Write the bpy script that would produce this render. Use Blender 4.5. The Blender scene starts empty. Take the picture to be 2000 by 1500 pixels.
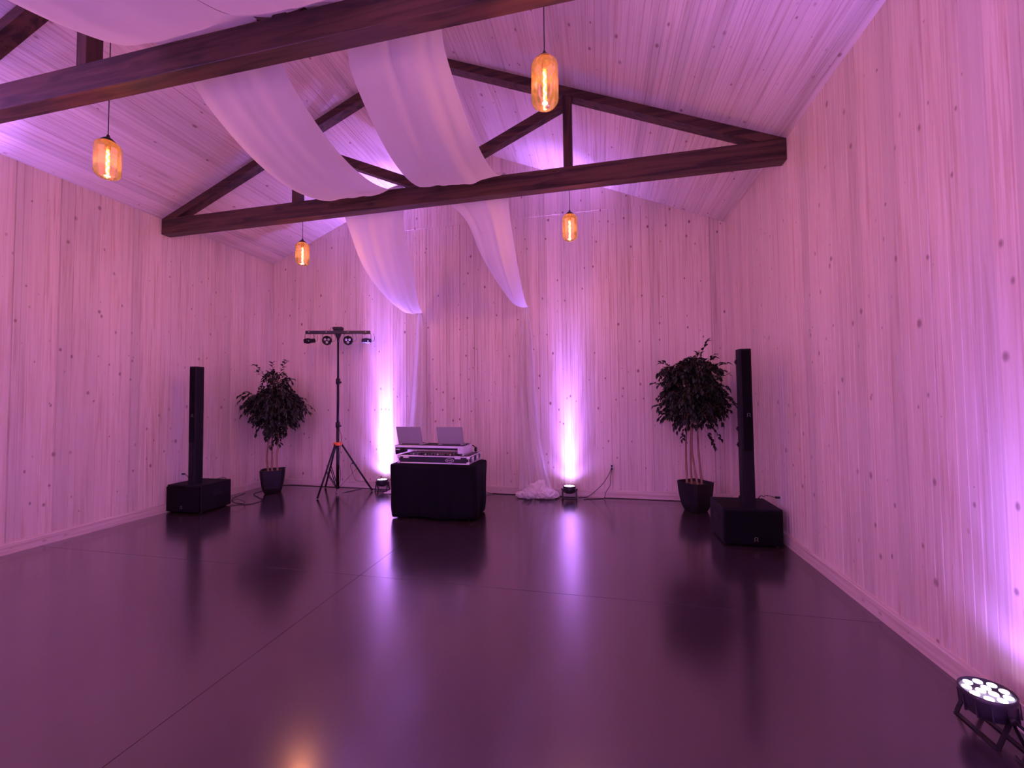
import bpy, bmesh, math, random
from mathutils import Vector, Matrix, noise
random.seed(7)
C = bpy.context.scene.collection
SC = bpy.context.scene
PI = math.pi
# ------------------------------------------------------------------ room numbers (metres)
XL, XR, D, YF = -6.344, 1.992, 6.832, -7.0
XM = (XL + XR) / 2
HE, HA = 4.373, 6.129
SL = (HA - HE) / (XR - XM)
T2, T1, T0 = 4.715, 2.365, 0.015
BH, BD = 0.231, 0.126
QX = 1.865
# ------------------------------------------------------------------ camera
F = 788.4; YAW, PITCH, ROLL = 0.2118, 0.034, -0.0107
fw = Vector((-math.sin(YAW)*math.cos(PITCH), math.cos(YAW)*math.cos(PITCH), math.sin(PITCH)))
rt = Vector((math.cos(YAW), math.sin(YAW), 0)); up = rt.cross(fw)
r2 = rt*math.cos(ROLL) + up*math.sin(ROLL); u2 = -rt*math.sin(ROLL) + up*math.cos(ROLL)
cd = bpy.data.cameras.new('camera'); cam = bpy.data.objects.new('camera', cd); C.objects.link(cam)
cd.sensor_fit = 'HORIZONTAL'; cd.sensor_width = 36; cd.lens = F/2000*36; cd.clip_start = 0.05
M = Matrix((r2, u2, -fw)).transposed().to_4x4(); M.translation = Vector((0, 0, 1.65))
cam.matrix_world = M
SC.camera = cam
# ------------------------------------------------------------------ colour management, world
SC.view_settings.view_transform = 'Standard'; SC.view_settings.look = 'None'
SC.view_settings.gamma = 1; SC.view_settings.use_curve_mapping = False
SC.view_settings.exposure = 0.52
SC.cycles.diffuse_bounces = 6; SC.cycles.max_bounces = 12; SC.cycles.transparent_max_bounces = 16
SC.cycles.sample_clamp_indirect = 6
w = bpy.data.worlds.new('world'); SC.world = w; w.use_nodes = True
w.node_tree.nodes['Background'].inputs[0].default_value = (0, 0, 0, 1)
w.node_tree.nodes['Background'].inputs[1].default_value = 0
UP_COL = (0.40, 0.19, 1.0)      # the violet of the LED uplights
BACK_K = 2.8                     # boost of the unseen uplights added behind the viewer for fill
UP_TIGHT, UP_NARROW, UP_BEAM, UP_SPILL = 4400.0, 950.0, 380.0, 62.0
BULB_COL, BULB_W = (1.0, 0.34, 0.13), 15.0

# ------------------------------------------------------------------ helpers
def tag(o, label=None, cat=None, group=None, kind=None):
    if label: o['label'] = label
    if cat: o['category'] = cat
    if group: o['group'] = group
    if kind: o['kind'] = kind
    return o
def thing(name, label, cat, loc=(0, 0, 0), rz=0, group=None):
    o = bpy.data.objects.new(name, None); C.objects.link(o); o.empty_display_size = .1
    o.location = loc; o.rotation_euler = (0, 0, rz)
    return tag(o, label, cat, group)
def dup(o, parent=None):
    c = o.copy(); C.objects.link(c); c.parent = parent
    if parent: c.matrix_parent_inverse = o.matrix_parent_inverse.copy()
    for ch in list(o.children): dup(ch, c)
    return c
class MB:
    def __init__(s): s.v = []; s.f = []; s.sm = []
    def add(s, vs, fs, smooth=False):
        n = len(s.v); s.v += [tuple(a) for a in vs]; s.f += [tuple(i+n for i in f) for f in fs]; s.sm += [smooth]*len(fs)
    def box(s, c, d, rot=None, bev=0, seg=1):
        bm = bmesh.new(); bmesh.ops.create_cube(bm, size=1)
        for v in bm.verts: v.co = Vector((v.co.x*d[0], v.co.y*d[1], v.co.z*d[2]))
        if bev: bmesh.ops.bevel(bm, geom=bm.edges[:], offset=bev, segments=seg, affect='EDGES', profile=.5)
        if rot: bm.transform(rot.to_4x4() if len(rot) == 3 else rot)
        for v in bm.verts: v.co += Vector(c)
        bm.verts.index_update(); s.add([v.co.copy() for v in bm.verts], [[v.index for v in f.verts] for f in bm.faces]); bm.free(); return s
    def bar(s, a, b, w, h, upv=(0, 0, 1), bev=0.0):
        a, b = Vector(a), Vector(b); z = (b-a); L = z.length; z.normalize()
        x = Vector(upv).cross(z)
        if x.length < 1e-4: x = Vector((1, 0, 0))
        x.normalize(); y = z.cross(x)
        return s.box((a+b)/2, (w, h, L), Matrix((x, y, z)).transposed(), bev)
    def tube(s, pts, r, n=8, caps=True):
        pts = [Vector(p) for p in pts]; rs = r if isinstance(r, (list, tuple)) else [r]*len(pts)
        ref = None; vs = []; fs = []
        for i, p in enumerate(pts):
            t = (pts[min(i+1, len(pts)-1)] - pts[max(i-1, 0)]).normalized()
            if ref is None: ref = t.orthogonal().normalized()
            ref = (ref - t*ref.dot(t)).normalized(); b = t.cross(ref)
            for k in range(n):
                a = 2*PI*k/n; vs.append(p + (ref*math.cos(a) + b*math.sin(a))*rs[i])
        for i in range(len(pts)-1):
            for k in range(n): fs.append((i*n+k, i*n+(k+1) % n, (i+1)*n+(k+1) % n, (i+1)*n+k))
        s.add(vs, fs, True)
        if caps:
            m = len(s.v)-len(vs); L = len(pts)-1
            s.f.append(tuple(m+k for k in reversed(range(n)))); s.f.append(tuple(m+L*n+k for k in range(n))); s.sm += [False]*2
        return s
    def lathe(s, prof, n=24, mat=None, smooth=True):
        vs = []; fs = []
        for (r, z) in prof:
            for k in range(n):
                a = 2*PI*k/n; vs.append(Vector((r*math.cos(a), r*math.sin(a), z)))
        if mat: vs = [mat @ v for v in vs]
        for i in range(len(prof)-1):
            for k in range(n): fs.append((i*n+k, i*n+(k+1) % n, (i+1)*n+(k+1) % n, (i+1)*n+k))
        s.add(vs, fs, smooth)
        m = len(s.v)-len(vs)
        if prof[0][0] > 1e-3: s.f.append(tuple(m+k for k in reversed(range(n)))); s.sm.append(False)
        if prof[-1][0] > 1e-3: s.f.append(tuple(m+(len(prof)-1)*n+k for k in range(n))); s.sm.append(False)
        return s
    def prism(s, poly, z0, z1, mat=None):
        n = len(poly); vs = [Vector((p[0], p[1], z0)) for p in poly] + [Vector((p[0], p[1], z1)) for p in poly]
        if mat: vs = [mat @ v for v in vs]
        s.add(vs, [tuple(reversed(range(n))), tuple(range(n, 2*n))] + [(i, (i+1) % n, n+(i+1) % n, n+i) for i in range(n)]); return s
    def build(s, name, mat, parent=None, label=None, weld=False):
        me = bpy.data.meshes.new(name); me.from_pydata([tuple(v) for v in s.v], [], s.f); me.update()
        for p, q in zip(me.polygons, s.sm): p.use_smooth = q
        me.materials.append(mat)
        o = bpy.data.objects.new(name, me); C.objects.link(o)
        if parent: o.parent = parent
        if label: o['label'] = label
        return o
def struct(o): o['kind'] = 'structure'; return o
def smooth_path(pts, n=6):
    P = [Vector(p) for p in pts]; P = [P[0]] + P + [P[-1]]; out = []
    for i in range(1, len(P)-2):
        for k in range(n):
            t = k/n; a, b, c, d = P[i-1], P[i], P[i+1], P[i+2]
            out.append(.5*((2*b) + (c-a)*t + (2*a-5*b+4*c-d)*t*t + (3*b-a-3*c+d)*t**3))
    out.append(P[-2]); return out

# ------------------------------------------------------------------ materials
def mat(name, col=(.5, .5, .5), rough=.5, metal=0, spec=.5, emit=None, es=0, bump=0, bscale=200):
    m = bpy.data.materials.new(name); m.use_nodes = True; nt = m.node_tree; b = nt.nodes['Principled BSDF']
    b.inputs['Base Color'].default_value = (*col, 1); b.inputs['Roughness'].default_value = rough
    b.inputs['Metallic'].default_value = metal; b.inputs['Specular IOR Level'].default_value = spec
    if emit: b.inputs['Emission Color'].default_value = (*emit, 1); b.inputs['Emission Strength'].default_value = es
    tc = nt.nodes.new('ShaderNodeTexCoord'); nz = nt.nodes.new('ShaderNodeTexNoise'); nz.inputs['Scale'].default_value = bscale
    nt.links.new(tc.outputs['Object'], nz.inputs['Vector'])
    mx = nt.nodes.new('ShaderNodeMix'); mx.data_type = 'RGBA'; mx.blend_type = 'MULTIPLY'; mx.inputs[0].default_value = .25
    mx.inputs[6].default_value = (*col, 1); nt.links.new(nz.outputs['Fac'], mx.inputs[7])
    if not emit and metal < .5: nt.links.new(mx.outputs[2], b.inputs['Base Color'])
    if bump:
        bp = nt.nodes.new('ShaderNodeBump'); bp.inputs['Strength'].default_value = bump; bp.inputs['Distance'].default_value = .002
        nt.links.new(nz.outputs['Fac'], bp.inputs['Height']); nt.links.new(bp.outputs[0], b.inputs['Normal'])
    return m
class NT:
    def __init__(s, m): s.t = m.node_tree; s.b = s.t.nodes['Principled BSDF']
    def n(s, k, **kw):
        x = s.t.nodes.new(k)
        for a, v in kw.items(): setattr(x, a, v)
        return x
    def l(s, a, b): s.t.links.new(a, b)
    def math(s, op, a, b=None, c=None, clamp=False):
        x = s.n('ShaderNodeMath', operation=op); x.use_clamp = clamp
        for i, v in enumerate((a, b, c)):
            if v is None: continue
            if isinstance(v, (int, float)): x.inputs[i].default_value = v
            else: s.l(v, x.inputs[i])
        return x.outputs[0]
    def comb(s, a, b, c=0.0):
        x = s.n('ShaderNodeCombineXYZ')
        for i, v in enumerate((a, b, c)):
            if isinstance(v, (int, float)): x.inputs[i].default_value = v
            else: s.l(v, x.inputs[i])
        return x.outputs[0]
    def mix(s, fac, a, b, mode='MIX'):
        x = s.n('ShaderNodeMix', data_type='RGBA', blend_type=mode)
        for i, v in ((0, fac), (6, a), (7, b)):
            if isinstance(v, (int, float)): x.inputs[i].default_value = v
            elif isinstance(v, tuple): x.inputs[i].default_value = (*v, 1)
            else: s.l(v, x.inputs[i])
        return x.outputs[2]
    def ramp(s, x, a, b, lo=0.0, hi=1.0):
        m = s.n('ShaderNodeMapRange'); m.interpolation_type = 'SMOOTHSTEP'; s.l(x, m.inputs[0])
        for i, v in enumerate((a, b, lo, hi)): m.inputs[i+1].default_value = v
        return m.outputs[0]
def pine(name, ua, va, board=.13, base=(.84, .735, .67), dark=(.58, .40, .31), knot=(.17, .055, .04), seed=0.0, knots=1.0, rough=.42):
    m = bpy.data.materials.new(name); m.use_nodes = True; t = NT(m)
    tc = t.n('ShaderNodeTexCoord'); sp = t.n('ShaderNodeSeparateXYZ'); t.l(tc.outputs['Object'], sp.inputs[0])
    u = sp.outputs['XYZ'.index(ua)]; v = sp.outputs['XYZ'.index(va)]
    bi = t.math('FLOOR', t.math('DIVIDE', t.math('ADD', u, 50.0), board))
    wn = t.n('ShaderNodeTexWhiteNoise', noise_dimensions='1D'); t.l(t.math('ADD', bi, seed), wn.inputs['W'])
    # grain: long streaks that shift from board to board
    off = t.math('MULTIPLY', wn.outputs[0], 37.0)
    g = t.n('ShaderNodeTexNoise'); g.inputs['Scale'].default_value = 1; g.inputs['Detail'].default_value = 5; g.inputs['Roughness'].default_value = .6; g.inputs['Distortion'].default_value = .6
    t.l(t.comb(t.math('MULTIPLY', u, 42.0), t.math('MULTIPLY', v, 1.1), off), g.inputs['Vector'])
    g2 = t.n('ShaderNodeTexNoise'); g2.inputs['Scale'].default_value = 1; g2.inputs['Detail'].default_value = 2
    t.l(t.comb(t.math('MULTIPLY', u, 9.0), t.math('MULTIPLY', v, .45), off), g2.inputs['Vector'])
    streak = t.math('MULTIPLY', t.ramp(g.outputs['Fac'], .40, .66), t.ramp(g2.outputs['Fac'], .30, .70, .15, 1.0))
    # knots
    def kn(su, sv, thr, size, sd):
        vo = t.n('ShaderNodeTexVoronoi', voronoi_dimensions='3D'); vo.inputs['Scale'].default_value = 1
        t.l(t.comb(t.math('MULTIPLY', u, su), t.math('MULTIPLY', v, sv), sd), vo.inputs['Vector'])
        cs = t.n('ShaderNodeSeparateColor'); t.l(vo.outputs['Color'], cs.inputs[0])
        pick = t.math('GREATER_THAN', cs.outputs[0], thr)
        rad = t.math('MULTIPLY', cs.outputs[1], size)
        core = t.math('SUBTRACT', 1.0, t.math('DIVIDE', vo.outputs['Distance'], t.math('ADD', rad, .03)), clamp=True)
        return t.math('MULTIPLY', t.math('MULTIPLY', t.ramp(core, 0.0, .7), pick), t.math('ADD', .55, t.math('MULTIPLY', cs.outputs[2], .45)))
    k = t.math('MAXIMUM', kn(5.6, 3.8, .10, .135, seed+.13), kn(9.6, 5.4, .30, .16, seed+3.1))
    nb = t.n('ShaderNodeTexNoise'); nb.inputs['Scale'].default_value = 3.0
    t.l(tc.outputs['Object'], nb.inputs['Vector'])
    col = t.mix(t.math('MULTIPLY', streak, .72), base, dark)
    tone = t.math('ADD', .82, t.math('MULTIPLY', wn.outputs[0], .19))
    col = t.mix(1.0, col, t.comb(tone, t.math('MULTIPLY', tone, .99), t.math('MULTIPLY', tone, .98)), 'MULTIPLY')
    col = t.mix(t.math('MULTIPLY', k, .95*knots), col, knot)
    t.l(col, t.b.inputs['Base Color'])
    t.b.inputs['Roughness'].default_value = rough; t.b.inputs['Specular IOR Level'].default_value = .5
    bp = t.n('ShaderNodeBump'); bp.inputs['Strength'].default_value = .25; bp.inputs['Distance'].default_value = .002
    t.l(g.outputs['Fac'], bp.inputs['Height']); t.l(bp.outputs[0], t.b.inputs['Normal'])
    return m
def timber(name, ax, base=(.095, .042, .024), dark=(.022, .009, .006)):
    m = bpy.data.materials.new(name); m.use_nodes = True; t = NT(m)
    tc = t.n('ShaderNodeTexCoord'); mp = t.n('ShaderNodeMapping'); t.l(tc.outputs['Object'], mp.inputs[0])
    sc = [16, 16, 16]; sc['XYZ'.index(ax)] = 1.0; mp.inputs['Scale'].default_value = sc
    g = t.n('ShaderNodeTexNoise'); g.inputs['Detail'].default_value = 6; g.inputs['Scale'].default_value = 1; g.inputs['Distortion'].default_value = 1.2
    t.l(mp.outputs[0], g.inputs['Vector'])
    vo = t.n('ShaderNodeTexVoronoi'); mp2 = t.n('ShaderNodeMapping'); t.l(tc.outputs['Object'], mp2.inputs[0])
    s2 = [6, 6, 6]; s2['XYZ'.index(ax)] = 2.3; mp2.inputs['Scale'].default_value = s2; t.l(mp2.outputs[0], vo.inputs['Vector']); vo.inputs['Scale'].default_value = 1
    k = t.ramp(vo.outputs['Distance'], .08, .26, 1.0, 0.0)
    col = t.mix(t.ramp(g.outputs['Fac'], .35, .7), base, dark)
    col = t.mix(t.math('MULTIPLY', k, .8), col, dark)
    t.l(col, t.b.inputs['Base Color']); t.b.inputs['Roughness'].default_value = .45; t.b.inputs['Specular IOR Level'].default_value = .4
    bp = t.n('ShaderNodeBump'); bp.inputs['Strength'].default_value = .3; bp.inputs['Distance'].default_value = .003
    t.l(g.outputs['Fac'], bp.inputs['Height']); t.l(bp.outputs[0], t.b.inputs['Normal'])
    return m
def concrete():
    m = bpy.data.materials.new('polished_concrete'); m.use_nodes = True; t = NT(m)
    tc = t.n('ShaderNodeTexCoord')
    a = t.n('ShaderNodeTexNoise'); a.inputs['Scale'].default_value = .8; a.inputs['Detail'].default_value = 6; a.inputs['Roughness'].default_value = .6
    b = t.n('ShaderNodeTexNoise'); b.inputs['Scale'].default_value = 14; b.inputs['Detail'].default_value = 4
    for x in (a, b): t.l(tc.outputs['Object'], x.inputs['Vector'])
    col = t.mix(t.ramp(a.outputs['Fac'], .3, .7), (.032, .021, .026), (.044, .029, .036))
    col = t.mix(t.math('MULTIPLY', t.ramp(b.outputs['Fac'], .45, .75), .3), col, (.022, .016, .019))
    bp = t.n('ShaderNodeBump'); bp.inputs['Strength'].default_value = .02; bp.inputs['Distance'].default_value = .002
    t.l(b.outputs['Fac'], bp.inputs['Height'])
    # ground and sealed: a dark body under a clear coat
    t.l(col, t.b.inputs['Base Color']); t.l(bp.outputs[0], t.b.inputs['Normal'])
    t.l(t.ramp(a.outputs['Fac'], .3, .75, .20, .26), t.b.inputs['Roughness']); t.b.inputs['Specular IOR Level'].default_value = 1.0
    t.b.inputs['Coat Weight'].default_value = 1.0; t.b.inputs['Coat Roughness'].default_value = .155; t.b.inputs['Coat IOR'].default_value = 1.45
    return m
def fabric():
    m = bpy.data.materials.new('sheer_fabric'); m.use_nodes = True; nt = m.node_tree; t = NT(m)
    out = nt.nodes['Material Output']; nt.nodes.remove(t.b)
    df = t.n('ShaderNodeBsdfDiffuse'); df.inputs[0].default_value = (.93, .90, .88, 1)
    tl = t.n('ShaderNodeBsdfTranslucent'); tl.inputs[0].default_value = (.93, .90, .88, 1)
    tr = t.n('ShaderNodeBsdfTransparent')
    m1 = t.n('ShaderNodeMixShader'); m1.inputs[0].default_value = .45; t.l(df.outputs[0], m1.inputs[1]); t.l(tl.outputs[0], m1.inputs[2])
    lw = t.n('ShaderNodeLayerWeight'); lw.inputs[0].default_value = .5
    tc = t.n('ShaderNodeTexCoord'); nz = t.n('ShaderNodeTexNoise'); nz.inputs['Scale'].default_value = 5; t.l(tc.outputs['Object'], nz.inputs['Vector'])
    see = t.math('MULTIPLY', t.ramp(lw.outputs['Facing'], 0.0, .9, .06, .01), t.ramp(nz.outputs['Fac'], .2, .8, .8, 1.1))
    m2 = t.n('ShaderNodeMixShader'); t.l(see, m2.inputs[0]); t.l(m1.outputs[0], m2.inputs[1]); t.l(tr.outputs[0], m2.inputs[2])
    t.l(m2.outputs[0], out.inputs[0]); return m
def amber_glass():
    m = bpy.data.materials.new('amber_glass'); m.use_nodes = True; nt = m.node_tree; t = NT(m)
    out = nt.nodes['Material Output']; nt.nodes.remove(t.b)
    tr = t.n('ShaderNodeBsdfTransparent'); tr.inputs[0].default_value = (1, .82, .70, 1)
    tl = t.n('ShaderNodeBsdfTranslucent'); tl.inputs[0].default_value = (1, .58, .38, 1)
    gl = t.n('ShaderNodeBsdfGlossy'); gl.inputs['Roughness'].default_value = .08
    tc = t.n('ShaderNodeTexCoord'); nz = t.n('ShaderNodeTexNoise'); nz.inputs['Scale'].default_value = 30; t.l(tc.outputs['Object'], nz.inputs['Vector'])
    m1 = t.n('ShaderNodeMixShader'); t.l(t.ramp(nz.outputs['Fac'], .3, .7, .11, .16), m1.inputs[0]); t.l(tr.outputs[0], m1.inputs[1]); t.l(tl.outputs[0], m1.inputs[2])
    fr = t.n('ShaderNodeFresnel'); fr.inputs[0].default_value = 1.5
    m2 = t.n('ShaderNodeMixShader'); t.l(fr.outputs[0], m2.inputs[0]); t.l(m1.outputs[0], m2.inputs[1]); t.l(gl.outputs[0], m2.inputs[2])
    t.l(m2.outputs[0], out.inputs[0]); return m
PINE_X = pine('whitewashed_pine_back', 'X', 'Z', seed=1.7)
PINE_Y = pine('whitewashed_pine_side', 'Y', 'Z', seed=5.2)
PINE_C = pine('whitewashed_pine_ceiling', 'X', 'Y', board=.12, seed=9.4, base=(.80, .70, .64), dark=(.54, .38, .31))
TRIM_X = pine('pine_trim_back', 'Z', 'X', board=.5, seed=2.2, knots=.6); TRIM_Y = pine('pine_trim_side', 'Z', 'Y', board=.5, seed=3.2, knots=.6)
TIM_X = timber('dark_stained_timber_long', 'X'); TIM_Z = timber('dark_stained_timber_upright', 'Z')
CONC = concrete(); FAB = fabric(); FABP = mat('bunched_sheer_fabric', (.86, .83, .81), .9, spec=.1, bump=.5, bscale=60); GLASS = amber_glass()
BLACKP = mat('black_plastic', (.006, .0045, .007), .45, spec=.35, bump=.2)
UPL = mat('uplight_housing_rim_glow', (.022, .017, .028), .35)  # black housing, base colour lifted to carry the purple rim-lit glow
BLACKM = mat('black_powder_coat', (.008, .006, .009), .38, spec=.4, bump=.1)
SPK = mat('black_textured_paint', (.004, .003, .0045), .6, spec=.22, bump=.8, bscale=500)
GRILLE = mat('black_perforated_grille', (.002, .0015, .0025), .7, spec=.12, bump=1, bscale=900)
CLOTHB = mat('black_spandex', (.0025, .002, .003), .8, spec=.15, bump=.4, bscale=700)
SILVER = mat('brushed_aluminium', (.72, .70, .68), .32, metal=.85)
LAPTOP = mat('silver_laptop_shell', (.50, .47, .46), .42, metal=.55)
RUBBER = mat('black_rubber', (.01, .01, .01), .7)
ORANGE = mat('orange_tape', (.85, .20, .04), .6)
WHITEP = mat('white_plastic', (.8, .77, .74), .4)
GREYP = mat('grey_emblem', (.20, .19, .21), .5)
LEAF = mat('ficus_leaf', (.010, .017, .013), .5, spec=.35, bump=.2)
BARK = mat('pale_bark', (.34, .20, .13), .8, bump=1, bscale=90)
SOIL = mat('wood_chip_mulch', (.20, .10, .06), .9, bump=1, bscale=120)
SCREEN = mat('dark_screen', (.01, .01, .012), .2)
LED = mat('lit_led_lens', (.9, .8, 1), .3, emit=(.80, .62, 1.0), es=4.5)
LENSD = mat('unlit_led_lens', (.55, .55, .62), .15)
FILA = mat('glowing_filament', (1, .6, .2), .4, emit=(1, .52, .14), es=90)
def bulb_glass():
    m = bpy.data.materials.new('glowing_bulb_glass'); m.use_nodes = True; t = NT(m); out = m.node_tree.nodes['Material Output']
    em = t.n('ShaderNodeEmission'); em.inputs[0].default_value = (1, .38, .08, 1); em.inputs[1].default_value = 3.2
    tr = t.n('ShaderNodeBsdfTransparent'); lw = t.n('ShaderNodeLayerWeight'); lw.inputs[0].default_value = .4
    mx = t.n('ShaderNodeMixShader'); t.l(t.ramp(lw.outputs['Facing'], 0.0, 1.0, .45, .12), mx.inputs[0]); t.l(tr.outputs[0], mx.inputs[1]); t.l(em.outputs[0], mx.inputs[2]); t.l(mx.outputs[0], out.inputs[0]); return m
BULBG = bulb_glass()
CAPM = mat('dark_bronze_cap', (.03, .016, .012), .4, metal=.4)

# ------------------------------------------------------------------ room shell
def panel(name, m, u0, u1, depth_dir, place, top, z0=0.0, pitch=.065, gd=.006, gw=.009):
    """tongue-and-groove boarding: a grooved profile along u, swept up to top(u)"""
    grn = random.Random(name); us = []; k0 = math.floor(u0/pitch)
    u = k0*pitch
    while u < u1 + pitch:
        q = grn.random(); g = (gd if round(u/pitch) % 2 else gd*.5)*(.8+1.1*q*q); wv = (gw if round(u/pitch) % 2 else gw*.55)*(.7+.6*grn.random())
        for a, d in ((-wv/2, 0), (0, -g), (wv/2, 0)):
            if u0 < u+a < u1: us.append((u+a, d))
        u += pitch
    us = [(u0, 0)] + us + [(u1, 0)]
    if u0 < XM < u1 and name in ('wall_back', 'wall_front', 'gable'): us.append((XM, 0)); us.sort()
    vs = []; fs = []
    for (a, d) in us:
        vs.append(place(a, d, z0)); vs.append(place(a, d, top(a)))
    for i in range(len(us)-1): fs.append((2*i, 2*i+2, 2*i+3, 2*i+1))
    mb = MB(); mb.add(vs, fs)
    # solid backing so that the boarding is a wall, not a sheet
    T = .12
    a, b = us[0][0], us[-1][0]
    cols = [a, XM, b] if a < XM < b and name in ('wall_back', 'wall_front') else [a, b]
    v2 = []
    for c in cols: v2 += [place(c, -T, z0), place(c, -T, top(c))]
    mb.add(v2, [(2*i+1, 2*i+3, 2*i+2, 2*i) for i in range(len(cols)-1)])
    n = len(us)
    mb.f.append((0, 1, len(vs)+1, len(vs))); mb.sm.append(False)
    mb.f.append((2*n-2, 2*n-1, len(vs)+len(v2)-1, len(vs)+len(v2)-2)); mb.sm.append(False)
    return struct(mb.build(name, m))
gable = lambda x: HE + SL*((XR-XM) - abs(x-XM))
SEAM = 4.78
seamtop = lambda x: min(gable(x), SEAM)
lower = panel('wall_back', PINE_X, XL, XR, 1, lambda a, d, z: (a, D-d, z), seamtop)
def upper_gable():
    x0 = XM-((XR-XM)-(SEAM-HE)/SL); x1 = XM+((XR-XM)-(SEAM-HE)/SL)
    mb = MB(); us = []; u = math.floor(x0/.065)*.065+.0325
    while u < x1+.1:
        for a, d in ((-.0035, 0), (0, -.0045), (.0035, 0)):
            if x0 < u+a < x1: us.append((u+a, d))
        u += .065
    us = sorted([(x0, 0)]+us+[(XM, 0), (x1, 0)])
    vs = []
    for a, d in us: vs += [(a, D-.004-d, SEAM), (a, D-.004-d, max(gable(a), SEAM))]
    mb.add(vs, [(2*i, 2*i+2, 2*i+3, 2*i+1) for i in range(len(us)-1)])
    mb.add([(x0, D-.004, SEAM), (x1, D-.004, SEAM), (x1, D+.01, SEAM), (x0, D+.01, SEAM)], [(0, 1, 2, 3)])
    return struct(mb.build('wall_back', PINE_X))
upper_gable()
panel('wall_front', PINE_X, XL, XR, -1, lambda a, d, z: (a, YF+d, z), gable)
panel('wall_left', PINE_Y, YF, D, 1, lambda a, d, z: (XL+d, a, z), lambda a: HE)
panel('wall_right', PINE_Y, YF, D, 1, lambda a, d, z: (XR-d, a, z), lambda a: HE)
def ceiling():
    mb = MB()
    for sgn in (-1, 1):
        edge = XL if sgn < 0 else XR; W = (XR-XM); us = []; u = .05
        while u < W-.01:
            for a, d in ((-.004, 0), (0, .0045), (.004, 0)): us.append((u+a, d))
            u += .06 if len(us) % 2 else .06
        us = [(0, 0)] + us + [(W, 0)]
        vs = []
        for a, d in us:
            x = edge - sgn*a; z = HE + SL*a + d
            vs += [(x, YF, z), (x, D, z)]
        fs = [(2*i, 2*i+2, 2*i+3, 2*i+1) for i in range(len(us)-1)]
        mb.add(vs, fs)
        mb.add([(edge, YF, HE+.15), (edge, D, HE+.15), (XM, D, HA+.15), (XM, YF, HA+.15)], [(0, 1, 2, 3)])
    return struct(mb.build('ceiling', PINE_C))
ceiling()
def floor():
    mb = MB(); jx, jy, g, d = -2.222, 3.455, .0042, .004
    def cuts(a, b, j): return [(a, 0), (j-g/2, 0), (j-g/4, -d), (j+g/4, -d), (j+g/2, 0), (b, 0)]
    X = cuts(XL, XR, jx); Y = cuts(YF, D, jy)
    Y = [(YF, 0), (-1.1-g/2, 0), (-1.1-g/4, -d), (-1.1+g/4, -d), (-1.1+g/2, 0)] + Y[1:]
    vs = [(x, y, min(a, b)) for y, b in Y for x, a in X]; n = len(X)
    mb.add(vs, [(j*n+i, j*n+i+1, (j+1)*n+i+1, (j+1)*n+i) for j in range(len(Y)-1) for i in range(n-1)])
    mb.add([(XL, YF, -.1), (XR, YF, -.1), (XR, D, -.1), (XL, D, -.1)], [(3, 2, 1, 0)])
    return struct(mb.build('floor', CONC))
floor()
BBH, BBT = .13, .016
def baseboard(name, a, b, nrm, m):
    a, b, nrm = Vector(a), Vector(b), Vector(nrm)
    mb = MB(); prof = [(0, 0), (BBT, 0), (BBT, BBH-.02), (BBT-.004, BBH-.012), (BBT-.006, BBH), (0, BBH)]
    vs = [a+nrm*p+Vector((0, 0, z)) for p, z in prof] + [b+nrm*p+Vector((0, 0, z)) for p, z in prof]; n = 6
    mb.add(vs, [(i, (i+1) % n, n+(i+1) % n, n+i) for i in range(n)] + [tuple(range(n)), tuple(range(n, 2*n))])
    return struct(mb.build(name, m))
baseboard('baseboard_back', (XL+BBT, D, 0), (XR-BBT, D, 0), (0, -1, 0), TRIM_X)
baseboard('baseboard_front', (XL+BBT, YF, 0), (XR-BBT, YF, 0), (0, 1, 0), TRIM_X)
baseboard('baseboard_left', (XL, YF, 0), (XL, D, 0), (1, 0, 0), TRIM_Y)
baseboard('baseboard_right', (XR, YF, 0), (XR, D, 0), (-1, 0, 0), TRIM_Y)

# ------------------------------------------------------------------ roof trusses
def truss(y, label):
    t = thing('roof_truss', label, 'roof truss', (XM, y, HE-BH), 0, 'dark timber roof trusses')
    W = XR-XM; yc = BD/2; ch = .10
    b = MB(); b.box((0, yc, BH/2), (2*W-.002, BD, BH), bev=.004); b.build('bottom_chord', TIM_X, t)
    ca = math.atan(SL); zt = lambda x: BH + SL*(W-abs(x))      # ceiling height above chord bottom
    for s in (-1, 1):
        c = MB(); e = .004
        n = Vector((-s*-math.sin(ca), 0, -math.cos(ca)))
        p0 = (s*(W-.004), zt(W-.004)-e); p1 = (0, zt(0)-e)
        h = ch/math.cos(ca)
        xa = W-.004; xb = W-h/SL
        poly = [(s*xa, zt(xa)-e), (0, zt(0)-e), (0, zt(0)-e-h), (s*(W-(h+e)/SL), BH), (s*xa, BH)]
        if s > 0: poly.reverse()
        c.prism(poly, 0, BD, Matrix(((1, 0, 0, 0), (0, 0, 1, 0), (0, 1, 0, 0), (0, 0, 0, 1))))
        c.build('top_chord', TIM_X, t)
        q = s*QX
        c = MB(); top = zt(QX)-h-e
        c.box((q, yc, (BH+top)/2+.01), (.105, BD-.01, top-BH+.02), bev=.003); c.build('post', TIM_Z, t)
        c = MB(); a = Vector((s*.06, yc, BH+.03)); bb = Vector((s*(QX-.02), yc, top-.05))
        c.bar(a, bb, BD-.014, .10, upv=(0, 1, 0)); o = c.build('brace', TIM_X, t)
    c = MB(); top = zt(0)-ch/math.cos(ca); c.box((0, yc, (BH+top)/2), (.12, BD-.006, top-BH+.01), bev=.003); c.build('king_post', TIM_Z, t)
    return t
truss(T2, 'dark stained timber roof truss seen whole in front of the back wall')
truss(T1, 'dark stained timber roof truss overhead, nearest of those in view, cut by the frame')
truss(T0, 'dark stained timber roof truss directly above the viewer')

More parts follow.
